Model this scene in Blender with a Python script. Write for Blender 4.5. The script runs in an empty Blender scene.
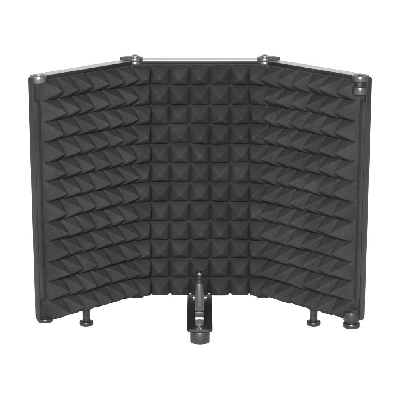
import bpy, bmesh, math, random
from mathutils import Vector, Matrix, noise
random.seed(7)
S = 0.0014                      # metres per working unit
FLOOR = -19.8                   # level of the white surface in working units
sc = bpy.context.scene
col = sc.collection
R = math.radians

# ------------------------------------------------------------------ materials
def new_mat(name):
    m = bpy.data.materials.new(name); m.use_nodes = True
    nt = m.node_tree; b = nt.nodes['Principled BSDF']
    return m, nt, b

def metal(name, base, rough, metallic=0.0, spec=0.5, bump=0.0, scale=900.0, var=0.25):
    m, nt, b = new_mat(name)
    tc = nt.nodes.new('ShaderNodeTexCoord')
    n = nt.nodes.new('ShaderNodeTexNoise'); n.inputs['Scale'].default_value = scale; n.inputs['Detail'].default_value = 5
    n2 = nt.nodes.new('ShaderNodeTexNoise'); n2.inputs['Scale'].default_value = 22; n2.inputs['Detail'].default_value = 6
    nt.links.new(tc.outputs['Object'], n.inputs['Vector']); nt.links.new(tc.outputs['Object'], n2.inputs['Vector'])
    cr = nt.nodes.new('ShaderNodeValToRGB')
    cr.color_ramp.elements[0].position = 0.3; cr.color_ramp.elements[1].position = 0.7
    cr.color_ramp.elements[0].color = (*[c*(1-var) for c in base], 1); cr.color_ramp.elements[1].color = (*[c*(1+var) for c in base], 1)
    nt.links.new(n2.outputs['Fac'], cr.inputs['Fac']); nt.links.new(cr.outputs['Color'], b.inputs['Base Color'])
    mr = nt.nodes.new('ShaderNodeMapRange')
    mr.inputs['To Min'].default_value = rough*0.8; mr.inputs['To Max'].default_value = min(1, rough*1.25)
    nt.links.new(n2.outputs['Fac'], mr.inputs['Value']); nt.links.new(mr.outputs['Result'], b.inputs['Roughness'])
    b.inputs['Metallic'].default_value = metallic
    b.inputs['Specular IOR Level'].default_value = spec
    if bump:
        bp = nt.nodes.new('ShaderNodeBump'); bp.inputs['Strength'].default_value = bump; bp.inputs['Distance'].default_value = 0.0003
        nt.links.new(n.outputs['Fac'], bp.inputs['Height']); nt.links.new(bp.outputs['Normal'], b.inputs['Normal'])
    return m

def foam_mat():
    m, nt, b = new_mat('charcoal_foam')
    tc = nt.nodes.new('ShaderNodeTexCoord')
    fine = nt.nodes.new('ShaderNodeTexNoise'); fine.inputs['Scale'].default_value = 850; fine.inputs['Detail'].default_value = 4; fine.inputs['Roughness'].default_value = 0.7
    broad = nt.nodes.new('ShaderNodeTexNoise'); broad.inputs['Scale'].default_value = 28; broad.inputs['Detail'].default_value = 6
    vor = nt.nodes.new('ShaderNodeTexVoronoi'); vor.inputs['Scale'].default_value = 1100
    for t in (fine, broad, vor): nt.links.new(tc.outputs['Object'], t.inputs['Vector'])
    mx = nt.nodes.new('ShaderNodeMath'); mx.operation = 'MULTIPLY_ADD'; mx.inputs[1].default_value = 0.55
    nt.links.new(fine.outputs['Fac'], mx.inputs[0])
    m2 = nt.nodes.new('ShaderNodeMath'); m2.operation = 'MULTIPLY'; m2.inputs[1].default_value = 0.45
    nt.links.new(broad.outputs['Fac'], m2.inputs[0]); nt.links.new(m2.outputs[0], mx.inputs[2])
    cr = nt.nodes.new('ShaderNodeValToRGB')
    cr.color_ramp.elements[0].position = 0.40; cr.color_ramp.elements[1].position = 0.62
    cr.color_ramp.elements[0].color = (0.0078, 0.0078, 0.0078, 1); cr.color_ramp.elements[1].color = (0.0156, 0.0156, 0.0156, 1)
    nt.links.new(mx.outputs[0], cr.inputs['Fac']); nt.links.new(cr.outputs['Color'], b.inputs['Base Color'])
    b.inputs['Roughness'].default_value = 1.0
    b.inputs['Specular IOR Level'].default_value = 0.08
    bp = nt.nodes.new('ShaderNodeBump'); bp.inputs['Strength'].default_value = 0.8; bp.inputs['Distance'].default_value = 0.0006
    ad = nt.nodes.new('ShaderNodeMath'); ad.operation = 'ADD'
    nt.links.new(fine.outputs['Fac'], ad.inputs[0]); nt.links.new(vor.outputs['Distance'], ad.inputs[1])
    nt.links.new(ad.outputs[0], bp.inputs['Height']); nt.links.new(bp.outputs['Normal'], b.inputs['Normal'])
    return m

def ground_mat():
    m, nt, b = new_mat('glowing_white_ground')
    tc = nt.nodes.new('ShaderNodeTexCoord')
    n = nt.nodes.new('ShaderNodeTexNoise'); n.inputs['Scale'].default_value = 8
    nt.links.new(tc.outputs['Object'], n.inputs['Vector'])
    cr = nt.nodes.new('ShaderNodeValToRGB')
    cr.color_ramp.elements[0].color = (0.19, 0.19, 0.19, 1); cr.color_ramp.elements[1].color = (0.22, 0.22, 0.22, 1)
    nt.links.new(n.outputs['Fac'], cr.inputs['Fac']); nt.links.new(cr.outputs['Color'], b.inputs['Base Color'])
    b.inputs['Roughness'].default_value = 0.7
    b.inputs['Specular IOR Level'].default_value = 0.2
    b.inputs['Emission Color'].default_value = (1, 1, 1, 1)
    b.inputs['Emission Strength'].default_value = 0.97  # added glow keeps the ground white and almost without shadows
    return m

M_foam = foam_mat()
M_black = metal('satin_black_metal', (0.007, 0.007, 0.0073), 0.38, 0.0, 0.2, 0.25)
M_grey = metal('dark_grey_anodised_metal', (0.0090, 0.0090, 0.0098), 0.34, 0.0, 0.2, 0.2)
M_mid = metal('grey_hinge_metal', (0.05, 0.05, 0.053), 0.3, 0.65, 0.5, 0.2)
M_tip = metal('gunmetal', (0.16, 0.16, 0.165), 0.16, 1.0, 0.5, 0.0)
M_post = metal('dark_satin_steel', (0.022, 0.022, 0.0235), 0.28, 0.4, 0.5, 0.15)
M_silver = metal('brushed_aluminium', (0.46, 0.485, 0.53), 0.42, 1.0, 0.5, 0.1, var=0.06)
M_chrome = metal('polished_steel', (0.55, 0.55, 0.56), 0.12, 1.0, 0.5, 0.0, var=0.05)
M_void = metal('black_plastic', (0.006, 0.006, 0.0065), 0.5, 0.0, 0.12, 0.1)
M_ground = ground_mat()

# ------------------------------------------------------------------ helpers
def W(x, d, z):                 # working units: x right, d towards the camera, z above foam bottom
    return Vector((x*S, -d*S, (z-FLOOR)*S))

def finish(name, bm, mat, parent, smooth=True, angle=35):
    bmesh.ops.recalc_face_normals(bm, faces=bm.faces)
    me = bpy.data.meshes.new(name); bm.to_mesh(me); bm.free()
    for m in (mat if isinstance(mat, (list, tuple)) else [mat]): me.materials.append(m)
    o = bpy.data.objects.new(name, me); col.objects.link(o)
    if parent: o.parent = parent
    if smooth:
        for p in me.polygons: p.use_smooth = True
        me.set_sharp_from_angle(angle=R(angle))
    return o

class Frame:                    # a vertical plane: origin, direction along it, direction of its face
    def __init__(s, ox, od, ux, ud, nx, nd, k=0): s.o=(ox,od); s.u=(ux,ud); s.n=(nx,nd); s.k=k
    def p(s, u, n, z):
        if u > 0: u *= 1 + s.k*(z-116)/232     # the wings narrow slightly towards the bottom
        return W(s.o[0]+s.u[0]*u+s.n[0]*n, s.o[1]+s.u[1]*u+s.n[1]*n, z)
WORLD = Frame(0,0,1,0,0,1)

def box(bm, fr, u0, u1, n0, n1, z0, z1, bev=0.5, mi=0):
    t = bmesh.new()
    vs = [t.verts.new(fr.p(u, n, z)) for z in (z0,z1) for n in (n0,n1) for u in (u0,u1)]
    for f in ((0,1,3,2),(4,6,7,5),(0,4,5,1),(2,3,7,6),(0,2,6,4),(1,5,7,3)): t.faces.new([vs[i] for i in f])
    bmesh.ops.recalc_face_normals(t, faces=t.faces)
    if bev: bmesh.ops.bevel(t, geom=t.edges[:], offset=bev*S, segments=2, affect='EDGES', profile=0.5)
    for f in t.faces: f.material_index = mi
    merge(bm, t)

def merge(bm, t):
    me = bpy.data.meshes.new('tmp'); t.to_mesh(me); t.free()
    bm.from_mesh(me); bpy.data.meshes.remove(me)

def lathe(bm, fr, u, n, prof, seg=40, mi=0, flute=None):
    """vertical turned piece; prof = [(radius, z), ...] from bottom to top"""
    c = fr.p(u, n, 0); rings = []
    t = bmesh.new()
    for r, z in prof:
        ring = []
        for k in range(seg):
            a = 2*math.pi*k/seg
            rr = r*(flute(a, z) if flute else 1)
            ring.append(t.verts.new((c.x+rr*S*math.cos(a), c.y+rr*S*math.sin(a), (z-FLOOR)*S)))
        rings.append(ring)
    for a, b in zip(rings, rings[1:]):
        for k in range(seg): t.faces.new((a[k], a[(k+1)%seg], b[(k+1)%seg], b[k]))
    t.faces.new(rings[0][::-1]); t.faces.new(rings[-1])
    for f in t.faces: f.material_index = mi
    merge(bm, t)

def disc(r, z0, z1, b=0.6):     # profile of a disc with rounded rims
    return [(r-b, z0), (r-b*0.3, z0+b*0.3), (r, z0+b), (r, z1-b), (r-b*0.3, z1-b*0.3), (r-b, z1)]

def prism(bm, outline, z0, z1, bev=0.5, fr=WORLD):
    t = bmesh.new()
    lo = [t.verts.new(fr.p(x, d, z0)) for x, d in outline]; hi = [t.verts.new(fr.p(x, d, z1)) for x, d in outline]
    n = len(lo)
    t.faces.new(lo[::-1]); t.faces.new(hi)
    for k in range(n): t.faces.new((lo[k], lo[(k+1)%n], hi[(k+1)%n], hi[k]))
    bmesh.ops.recalc_face_normals(t, faces=t.faces)
    if bev:
        es = [e for e in t.edges if abs(e.verts[0].co.z-e.verts[1].co.z) < 1e-7]
        bmesh.ops.bevel(t, geom=es, offset=bev*S, segments=2, affect='EDGES')
    merge(bm, t)

# ------------------------------------------------------------------ layout
TH = R(45.0)                    # fold of the two outer panels
PIT = 20.0                      # pitch of the foam pyramids
HGT = 23.0                      # height of the foam pyramids
ZTOP = 234.4
HALF = 50.0                     # half the five flat columns
# the corner column stands at half the fold angle
CX = HALF + PIT*math.cos(TH/2); CD = PIT*math.sin(TH/2)
NSIDE, SP, MARG = 6, 18.7, 4.0
SLEN = NSIDE*SP + MARG
def side_frame(sg):             # sg -1 left, +1 right
    return Frame(sg*CX, CD, sg*math.cos(TH), math.sin(TH), -sg*math.sin(TH), math.cos(TH), 0.022)
LEFT, RIGHT = side_frame(-1), side_frame(1)
U_IN = -CD/math.sin(TH)         # where the side plane meets the centre plane
XC = CX + U_IN*math.cos(TH)     # x of that fold line
T_RAIL = 10.0
T_SIDE = 6.4                   # depth of the metal frame
LIP = 6.8
RP = 19.66                      # pitch of the rows

shield = bpy.data.objects.new('microphone_shield', None); col.objects.link(shield)
shield.location = (0, 0, 0); shield.empty_display_size = 0.05
shield['label'] = 'black folding three-panel microphone isolation shield lined with charcoal pyramid foam on white surface'
shield['category'] = 'microphone shield'

# ------------------------------------------------------------------ foam
def rowcells():
    # rows from the bottom: the lowest is cut a little short, a thin flat margin above the top row
    return [(-2.6 + k*RP, -2.6 + (k+1)*RP) for k in range(12)]
ROWS = rowcells()

def pyramid(u, v, ju, jv, slot, tau, wide):
    u = (u-ju)/(1-ju) if u > ju else (u-ju)/(1+ju)
    v = (v-jv)/(1-jv) if v > jv else (v-jv)/(1+jv)
    a, b = abs(u), abs(v)
    P = 13.0
    m = (a**P + b**P)**(1/P)
    m *= wide
    f = 1.0 - math.sqrt(m*m + 0.006) + 0.01
    f = 0.5*(f + math.sqrt(f*f + 0.0005))          # soft valley
    return slot*(1 - math.exp(-f/tau)) + (1-slot)*f      # a steep slot between the pyramids, then flat facets

def foam(name, parent, cells, place, a0, a1, skirt, seed, hgt=None, lift=0.15, shape=(.10, .05, 1.06), fine=16):
    """cells: [(start, end)] along the sheet; place(a, h, z) gives the point"""
    rnd = random.Random(seed)
    jit = {}
    for i in range(-1, len(cells)+1):
        for j in range(13):
            jit[i, j] = (rnd.uniform(-.10, .10), lift + rnd.uniform(-.10, .08), rnd.uniform(.88, 1.07))
    avals = []
    for k, (c0, c1) in enumerate(cells):
        avals += [c0+(c1-c0)*q/fine for q in range(fine)]
    avals.append(cells[-1][1])
    if a1 > avals[-1]+.01: avals += [avals[-1]+(a1-avals[-1])*.5, a1]
    zvals = [0.0]
    for (r0, r1) in ROWS:
        zvals += [r0+(r1-r0)*q/fine for q in range(fine) if r0+(r1-r0)*q/fine > 0.3]
    zvals += [ROWS[-1][1], ZTOP]
    zvals = sorted(set(round(z, 4) for z in zvals))
    def height(a, z):
        wob = noise.noise(Vector((a*.035+seed*9, z*.035, 1.7)))*1.5
        wobz = noise.noise(Vector((a*.03+seed*5, z*.05, 7.7)))*1.3
        aa, zz = a, z
        for i, (c0, c1) in enumerate(cells):
            if c0-1e-6 <= aa <= c1+1e-6: break
        else: return 0.0, wob, wobz
        for j, (r0, r1) in enumerate(ROWS):
            if r0-1e-6 <= zz <= r1+1e-6: break
        else: return 0.0, wob, wobz
        u = 2*(aa-c0)/(c1-c0)-1; v = 2*(zz-r0)/(r1-r0)-1
        ju, jv, jh = jit[i, j]
        h = (hgt or HGT)*jh*pyramid(u, v, ju, jv, *shape)
        h += 0.16*noise.noise(Vector((a*.35, z*.35, seed*3.1)))*min(1, h/3)
        return h, wob, wobz
    bm = bmesh.new()
    grid = []
    for z in zvals:
        row = []
        for a in avals:
            h, wb, wz = height(a, z)
            edge = min(1, min(a-a0, a1-a)/8.0); edgez = min(1, min(z, ZTOP-z)/8.0)
            row.append(bm.verts.new(place(a + wb*max(0, edge), h, z + wz*max(0, edgez))))
        grid.append(row)
    for r0, r1 in zip(grid, grid[1:]):
        for k in range(len(avals)-1): bm.faces.new((r0[k], r0[k+1], r1[k+1], r1[k]))
    # skirt back to the panel so that the sheet is a solid pad
    back = {}
    def bk(a, z, zi, ai):
        key = (zi, ai)
        if key not in back: back[key] = bm.verts.new(skirt(a, z))
        return back[key]
    nz, na = len(zvals)-1, len(avals)-1
    for zi in (0, nz):
        for k in range(na):
            q = [grid[zi][k], grid[zi][k+1], bk(avals[k+1], zvals[zi], zi, k+1), bk(avals[k], zvals[zi], zi, k)]
            bm.faces.new(q)
    for ai in (0, na):
        for k in range(nz):
            q = [grid[k][ai], grid[k+1][ai], bk(avals[ai], zvals[k+1], k+1, ai), bk(avals[ai], zvals[k], k, ai)]
            bm.faces.new(q)
    return finish(name, bm, M_foam, parent, True, 60)

def centre_place(a, h, z):
    s = 1 if a >= 0 else -1; t = abs(a)
    flare = 1 + 0.022*(0.5 - z/240.0)
    if t <= HALF: return W(a*flare, h, z)
    q = t-HALF; c, n = math.cos(TH/2), math.sin(TH/2)
    return W(s*(HALF*flare + q*c - h*n), q*n + h*c, z)
def centre_skirt(a, z): return W(max(-XC+1, min(XC-1, a)), -5.5, z)

def side_place(fr): return lambda a, h, z: fr.p(a, h, z)
def side_skirt(fr): return lambda a, z: fr.p(a + 1.0, -5.5, z)

# ------------------------------------------------------------------ panels
def build_panel(fr, u0, u1, lips, label=None):
    bm = bmesh.new(); box(bm, fr, u0+.5, u1-1, -T_RAIL+2, -6.2, 0, ZTOP, .3)
    pan = finish('panel', bm, M_void, shield)
    if label: pan['label'] = label
    bm = bmesh.new(); box(bm, fr, u0, u1, -(T_SIDE if lips else T_RAIL), -.6, ZTOP+.3, ZTOP+3.4, .3)
    finish('top_rail', bm, M_void, pan)
    bm = bmesh.new(); box(bm, fr, u0, u1-(6 if lips else 0), -T_RAIL, -5.8, 1.2, 5.0, .3)
    finish('bottom_rail', bm, M_black, pan)
    if lips:                    # outer upright with a front lip, notched at both corners
        bm = bmesh.new()
        box(bm, fr, u1+.05, u1+1.7, -T_SIDE, 0.5, 0.8, ZTOP+3.0, .4)
        box(bm, fr, u1-LIP+1.6, u1+.6, 0.25, 1.5, 21.5, 215.5, .35)
        finish('side_rail', bm, M_grey, pan)
        bm = bmesh.new()        # dark strips standing in for the shaded slit along the lip and notches
        box(bm, fr, u1-LIP+.5, u1-LIP+1.65, 0.1, 1.0, 20.5, 216.5, .15)
        box(bm, fr, u1-LIP+1.6, u1+.02, 0.1, 1.0, 215.4, 216.5, .15); box(bm, fr, u1-LIP+1.6, u1+.02, 0.1, 1.0, 20.5, 21.6, .15)
        box(bm, fr, u1-1.0, u1+.04, 0.1, .9, 216.3, ZTOP-.2, .15); box(bm, fr, u1-1.0, u1+.04, 0.1, .9, .3, 20.7, .15)
        finish('slit_shade', bm, M_void, pan)
    bm = bmesh.new(); prism(bm, [(u0+.6, -1.3), (u1-.2, -1.3), (u1-(12.5 if lips else .2), -14.0), (u0+.6, -14.0)], ZTOP+3.35, ZTOP+3.52, 0, fr)
    finish('top_trim', bm, M_silver, pan)
    return pan

U_OUT = SLEN + LIP - 1.4
pc = build_panel(WORLD, -XC-.4, XC+.4, [])
foam('foam', pc, [(-HALF-PIT, -HALF)] + [(-HALF+k*PIT, -HALF+(k+1)*PIT) for k in range(5)] + [(HALF, HALF+PIT)],
     centre_place, -HALF-PIT, HALF+PIT, centre_skirt, 1, 23.0, 0.02, (.24, .08, 1.06))
pl = build_panel(LEFT, U_IN-.2, U_OUT, [1], 'left outer panel, its upright edge framed in dark grey metal')
foam('foam', pl, [(k*SP, (k+1)*SP) for k in range(NSIDE)], side_place(LEFT), 0, U_OUT-.3, side_skirt(LEFT), 2)
pr = build_panel(RIGHT, U_IN-.2, U_OUT, [1], 'right outer panel with hinge knuckles at its outer corners')
foam('foam', pr, [(k*SP, (k+1)*SP) for k in range(NSIDE)], side_place(RIGHT), 0, U_OUT-.3, side_skirt(RIGHT), 3)

# ------------------------------------------------------------------ hinges at the two folds
ZR = ZTOP + 4.1
for sg, fr in ((-1, LEFT), (1, RIGHT)):
    bm = bmesh.new()
    hx, hd = sg*(XC+3.0), -2.0
    h = Frame(hx, hd, 1, 0, 0, 1)
    # two leaves, one lying on each rail
    box(bm, WORLD, min(sg*(XC-3.5), sg*(XC+2)), max(sg*(XC-3.5), sg*(XC+2)), -9, -2.5, ZR+.1, ZR+1.6, .4)
    box(bm, fr, U_IN+3.5, U_IN+14, -11.5, -4.5, ZR+.15, ZR+3.2, .5)
    lathe(bm, h, 0, 0, disc(7.0, ZR-4.6, ZR-1.6)); lathe(bm, h, 0, 0, disc(7.5, ZR-1.2, ZR+2.4))
    lathe(bm, h, 0, 0, [(5.4, ZR-2), (5.4, ZR-.8)])
    hg = finish('hinge', bm, M_mid, shield)
    bm = bmesh.new()
    lathe(bm, h, 0, 0, [(3.6, ZR+2.3), (3.8, ZR+2.7), (3.8, ZR+3.6), (3.0, ZR+4.6), (1.5, ZR+5.2), (.5, ZR+5.3)])
    finish('screw', bm, M_chrome, hg)
    bm = bmesh.new()
    lathe(bm, h, 0, 0, disc(6.6, -2.0, .6)); lathe(bm, h, 0, 0, disc(7.0, -4.8, -2.3)); lathe(bm, h, 0, 0, [(5.5, -2.5), (5.5, -1.8)])
    box(bm, fr, U_IN+1, U_IN+13, -9.2, -5.9, -2.4, 1.15, .6)
    finish('hinge', bm, M_void, shield)

# ------------------------------------------------------------------ outer corners
ue = U_OUT-7.2
# left: round cap on top with a sunk screw, round foot below
bm = bmesh.new(); lathe(bm, LEFT, ue+2.4, -1.5, disc(8.2, ZR-6.0, ZR+.6, .8)); cap = finish('corner_cap', bm, M_mid, shield)
bm = bmesh.new(); lathe(bm, LEFT, ue+2.4, -1.5, [(3.3, ZR+.5), (3.3, ZR+.9), (2.6, ZR+1.2), (.8, ZR+1.25)]); finish('screw', bm, M_chrome, cap)
bm = bmesh.new(); lathe(bm, LEFT, ue+.8, -1.0, [(5, .8), (5, 2.4)]); lathe(bm, LEFT, ue+.8, -1.0, disc(7.6, -2.6, 1.4, 1.0)); finish('foot', bm, M_grey, shield)
# right: open fork knuckle at the top, knuckle and foot at the bottom
bm = bmesh.new()
lathe(bm, RIGHT, ue+2.6, 0.2, disc(8.4, ZR-4.8, ZR+.8, .8))
lathe(bm, RIGHT, ue+3.0, 0.4, disc(7.8, ZR-17.0, ZR-9.5, .8))
box(bm, RIGHT, ue-4.5, ue+2, -5, 1.8, ZR-14.5, ZR-4.9, .5)
kn = finish('hinge_knuckle', bm, M_post, shield)
bm = bmesh.new(); lathe(bm, RIGHT, ue+3.0, 1.2, [(5.8, ZR-10), (5.8, ZR-8.4), (4.8, ZR-8.2), (4.8, ZR-4.6)]); finish('pin', bm, M_black, kn)
bm = bmesh.new(); lathe(bm, RIGHT, ue+2.6, 0.2, [(2.6, ZR+.6), (2.6, ZR+.95), (1.2, ZR+1.0)]); finish('screw', bm, M_void, kn)
bm = bmesh.new()
uk = ue-.5
lathe(bm, RIGHT, uk, 2.2, disc(8.0, -1.0, 8.4, .8)); box(bm, RIGHT, uk+1, uk+7, -3, 6, 7.6, 11.4, .5)
kb = finish('hinge_knuckle', bm, M_grey, shield)
bm = bmesh.new(); lathe(bm, RIGHT, uk, 2.2, [(5.2, -3.6), (5.2, -.6)]); lathe(bm, RIGHT, uk, 2.2, disc(8.3, -7.8, -3.2, 1.0)); finish('foot', bm, M_grey, shield)

# ------------------------------------------------------------------ standing knobs under the outer panels
for fr in (LEFT, RIGHT):
    us = 58.0
    bm = bmesh.new()
    lathe(bm, fr, us, -5.0, [(3.7, -16.0), (3.7, -4.5), (4.3, -4.2), (4.3, .6)], 32)
    sdf = finish('standoff', bm, M_black, shield)
    bm = bmesh.new(); lathe(bm, fr, us, -5.0, disc(7.0, FLOOR+.02, -15.4, 1.0)); finish('foot_pad', bm, M_black, sdf)
    bm = bmesh.new()
    # solid dark plug standing in for the shade inside a cross hole
    c = fr.p(us, -5.0, -9.0); t = bmesh.new()
    bmesh.ops.create_cone(t, cap_ends=True, segments=20, radius1=1.3*S, radius2=1.3*S, depth=7.9*S,
        matrix=Matrix.Translation(c) @ Matrix.Rotation(R(18), 4, 'Z') @ Matrix.Rotation(R(90), 4, 'X'))
    merge(bm, t); finish('cross_hole_shade', bm, M_void, sdf)

# ------------------------------------------------------------------ mounting bracket, post and thread adapter
DF = 110.0                      # how far the plate reaches towards the camera
def rounded(x0, x1, d0, d1, r, n=8):
    pts = [(x0, d0), (x1, d0)]
    for cx, a0 in ((x1-r, 0), (x0+r, 90)):
        for k in range(n+1):
            a = R(a0 + 90*k/n); pts.append((cx + r*math.cos(a), d1-r + r*math.sin(a)))
    return pts
bm = bmesh.new()
prism(bm, rounded(-12.6, 12.2, -9, DF, 4.5), -6.6, -3.8, .6)
br = finish('mount_bracket', bm, M_black, shield)
DA = DF-12.0
bm = bmesh.new(); lathe(bm, WORLD, 0, DA, [(8.6, -8.2), (8.6, -6.5)])
lathe(bm, WORLD, 0, DA, disc(9.5, FLOOR+.02, -7.6, .9), 56)
finish('thread_adapter', bm, M_grey, br)
bm = bmesh.new(); box(bm, WORLD, -7.5, 6.8, 2.5, 6.5, -3.85, -2.6, .3); finish('bright_sliver_bar', bm, M_silver, br)  # added bright bar standing in for the white slivers beside the post
bm = bmesh.new(); lathe(bm, WORLD, .3, DF-5.5, [(1.1, -3.9), (1.1, -3.4), (.6, -3.1)], 20); finish('rivet', bm, M_chrome, br)

DP = 95.0; PX = -0.6
bm = bmesh.new()                # round-bodied post that tapers at both ends
fl = lambda a, z: 1 - 0.07*(0.5+0.5*math.cos(8*a))
prof = [(3.0, 10.2), (3.7, 10.8), (4.1, 12), (4.5, 16), (4.6, 21), (4.4, 26), (4.0, 32), (3.6, 37), (3.3, 38.4), (2.7, 38.8)]
lathe(bm, WORLD, PX, DP, prof, 64, 0, fl)
po = finish('post', bm, M_post, shield)
bm = bmesh.new(); lathe(bm, WORLD, PX, DP, [(2.2, 38.5), (2.2, 41), (2.8, 41.2), (2.8, 42.4), (2.1, 42.6), (2.1, 44.2), (2.7, 44.4), (2.7, 45.6), (2.0, 46)], 32); finish('neck', bm, M_black, po)
bm = bmesh.new(); lathe(bm, WORLD, PX, DP, [(1.7, 45.8), (2.4, 46.4), (2.6, 47.6), (2.5, 48.8), (1.9, 49.9), (.9, 50.5), (.2, 50.6)], 32); finish('tip', bm, M_tip, po)
bm = bmesh.new()
box(bm, WORLD, PX-4.6, PX+4.6, DP-4, DP+3.6, -3.85, 2.6, .5); box(bm, WORLD, PX-4.0, PX+4.0, DP-3.2, DP+3.2, 5.0, 10.3, .4)
finish('clevis', bm, M_black, po)
bm = bmesh.new(); box(bm, WORLD, PX-4.2, PX+4.2, DP-3.4, DP+3.4, 2.5, 5.1, .3); finish('washer', bm, M_chrome, po)
bm = bmesh.new(); c = W(PX, DP+4.2, -.6); t = bmesh.new()
for rad, dep, off in ((3.7, 1.2, 0), (2.3, 1.0, .9)):
    bmesh.ops.create_cone(t, cap_ends=True, segments=32, radius1=rad*S, radius2=rad*.85*S, depth=dep*S,
        matrix=Matrix.Translation(c+Vector((0, -off*S, 0))) @ Matrix.Rotation(R(90), 4, 'X'))
merge(bm, t); finish('pivot_screw', bm, M_post, po)

# ------------------------------------------------------------------ setting
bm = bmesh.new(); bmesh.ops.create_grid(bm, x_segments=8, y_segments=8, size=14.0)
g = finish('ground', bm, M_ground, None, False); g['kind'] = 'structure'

w = bpy.data.worlds.new('World'); sc.world = w; w.use_nodes = True
nt = w.node_tree; bg = nt.nodes['Background']; bg.inputs['Strength'].default_value = 1.0
# a studio: white backdrop behind, dimmer room in front and at the sides
tc = nt.nodes.new('ShaderNodeTexCoord'); sx = nt.nodes.new('ShaderNodeSeparateXYZ'); nt.links.new(tc.outputs['Generated'], sx.inputs[0])
cr = nt.nodes.new('ShaderNodeValToRGB'); mr = nt.nodes.new('ShaderNodeMapRange')
mr.inputs['From Min'].default_value = -1; mr.inputs['From Max'].default_value = 1
nt.links.new(sx.outputs['Y'], mr.inputs['Value']); nt.links.new(mr.outputs['Result'], cr.inputs['Fac'])
e = cr.color_ramp.elements; e[0].position = 0.48; e[0].color = (.20, .20, .20, 1); e[1].position = 0.80; e[1].color = (.9, .9, .9, 1)
nt.links.new(cr.outputs['Color'], bg.inputs['Color'])

def area(name, loc, target, size, power):
    l = bpy.data.lights.new(name, 'AREA'); l.shape = 'RECTANGLE'; l.size, l.size_y = size; l.energy = power
    o = bpy.data.objects.new(name, l); col.objects.link(o); o.location = loc
    o.rotation_euler = (Vector(target)-Vector(loc)).to_track_quat('-Z', 'Y').to_euler()
    return o
area('softbox_key', (-0.12, -2.7, 1.06), (0, -.03, .2), (.7, .45), 440)
area('softbox_left', (-1.5, -1.7, .9), (0, -.03, .2), (.6, .9), 14)
area('softbox_right', (1.5, -1.7, .9), (0, -.03, .2), (.6, .9), 10)

# ------------------------------------------------------------------ camera
D, PITCH = 1900.0, R(14.0)
tgt = W(0, 0, 96.7)
cam = bpy.data.cameras.new('camera'); co = bpy.data.objects.new('camera', cam); col.objects.link(co)
cam.sensor_width = 36; cam.lens = 36*D/400.0; cam.clip_end = 100; cam.clip_start = .05
co.location = tgt + Vector((0, -math.cos(PITCH), math.sin(PITCH)))*D*S
co.rotation_euler = (math.pi/2-PITCH, 0, 0)
sc.camera = co
sc.view_settings.view_transform = 'Standard'; sc.view_settings.look = 'None'; sc.view_settings.exposure = 0
sc.render.engine = 'CYCLES'
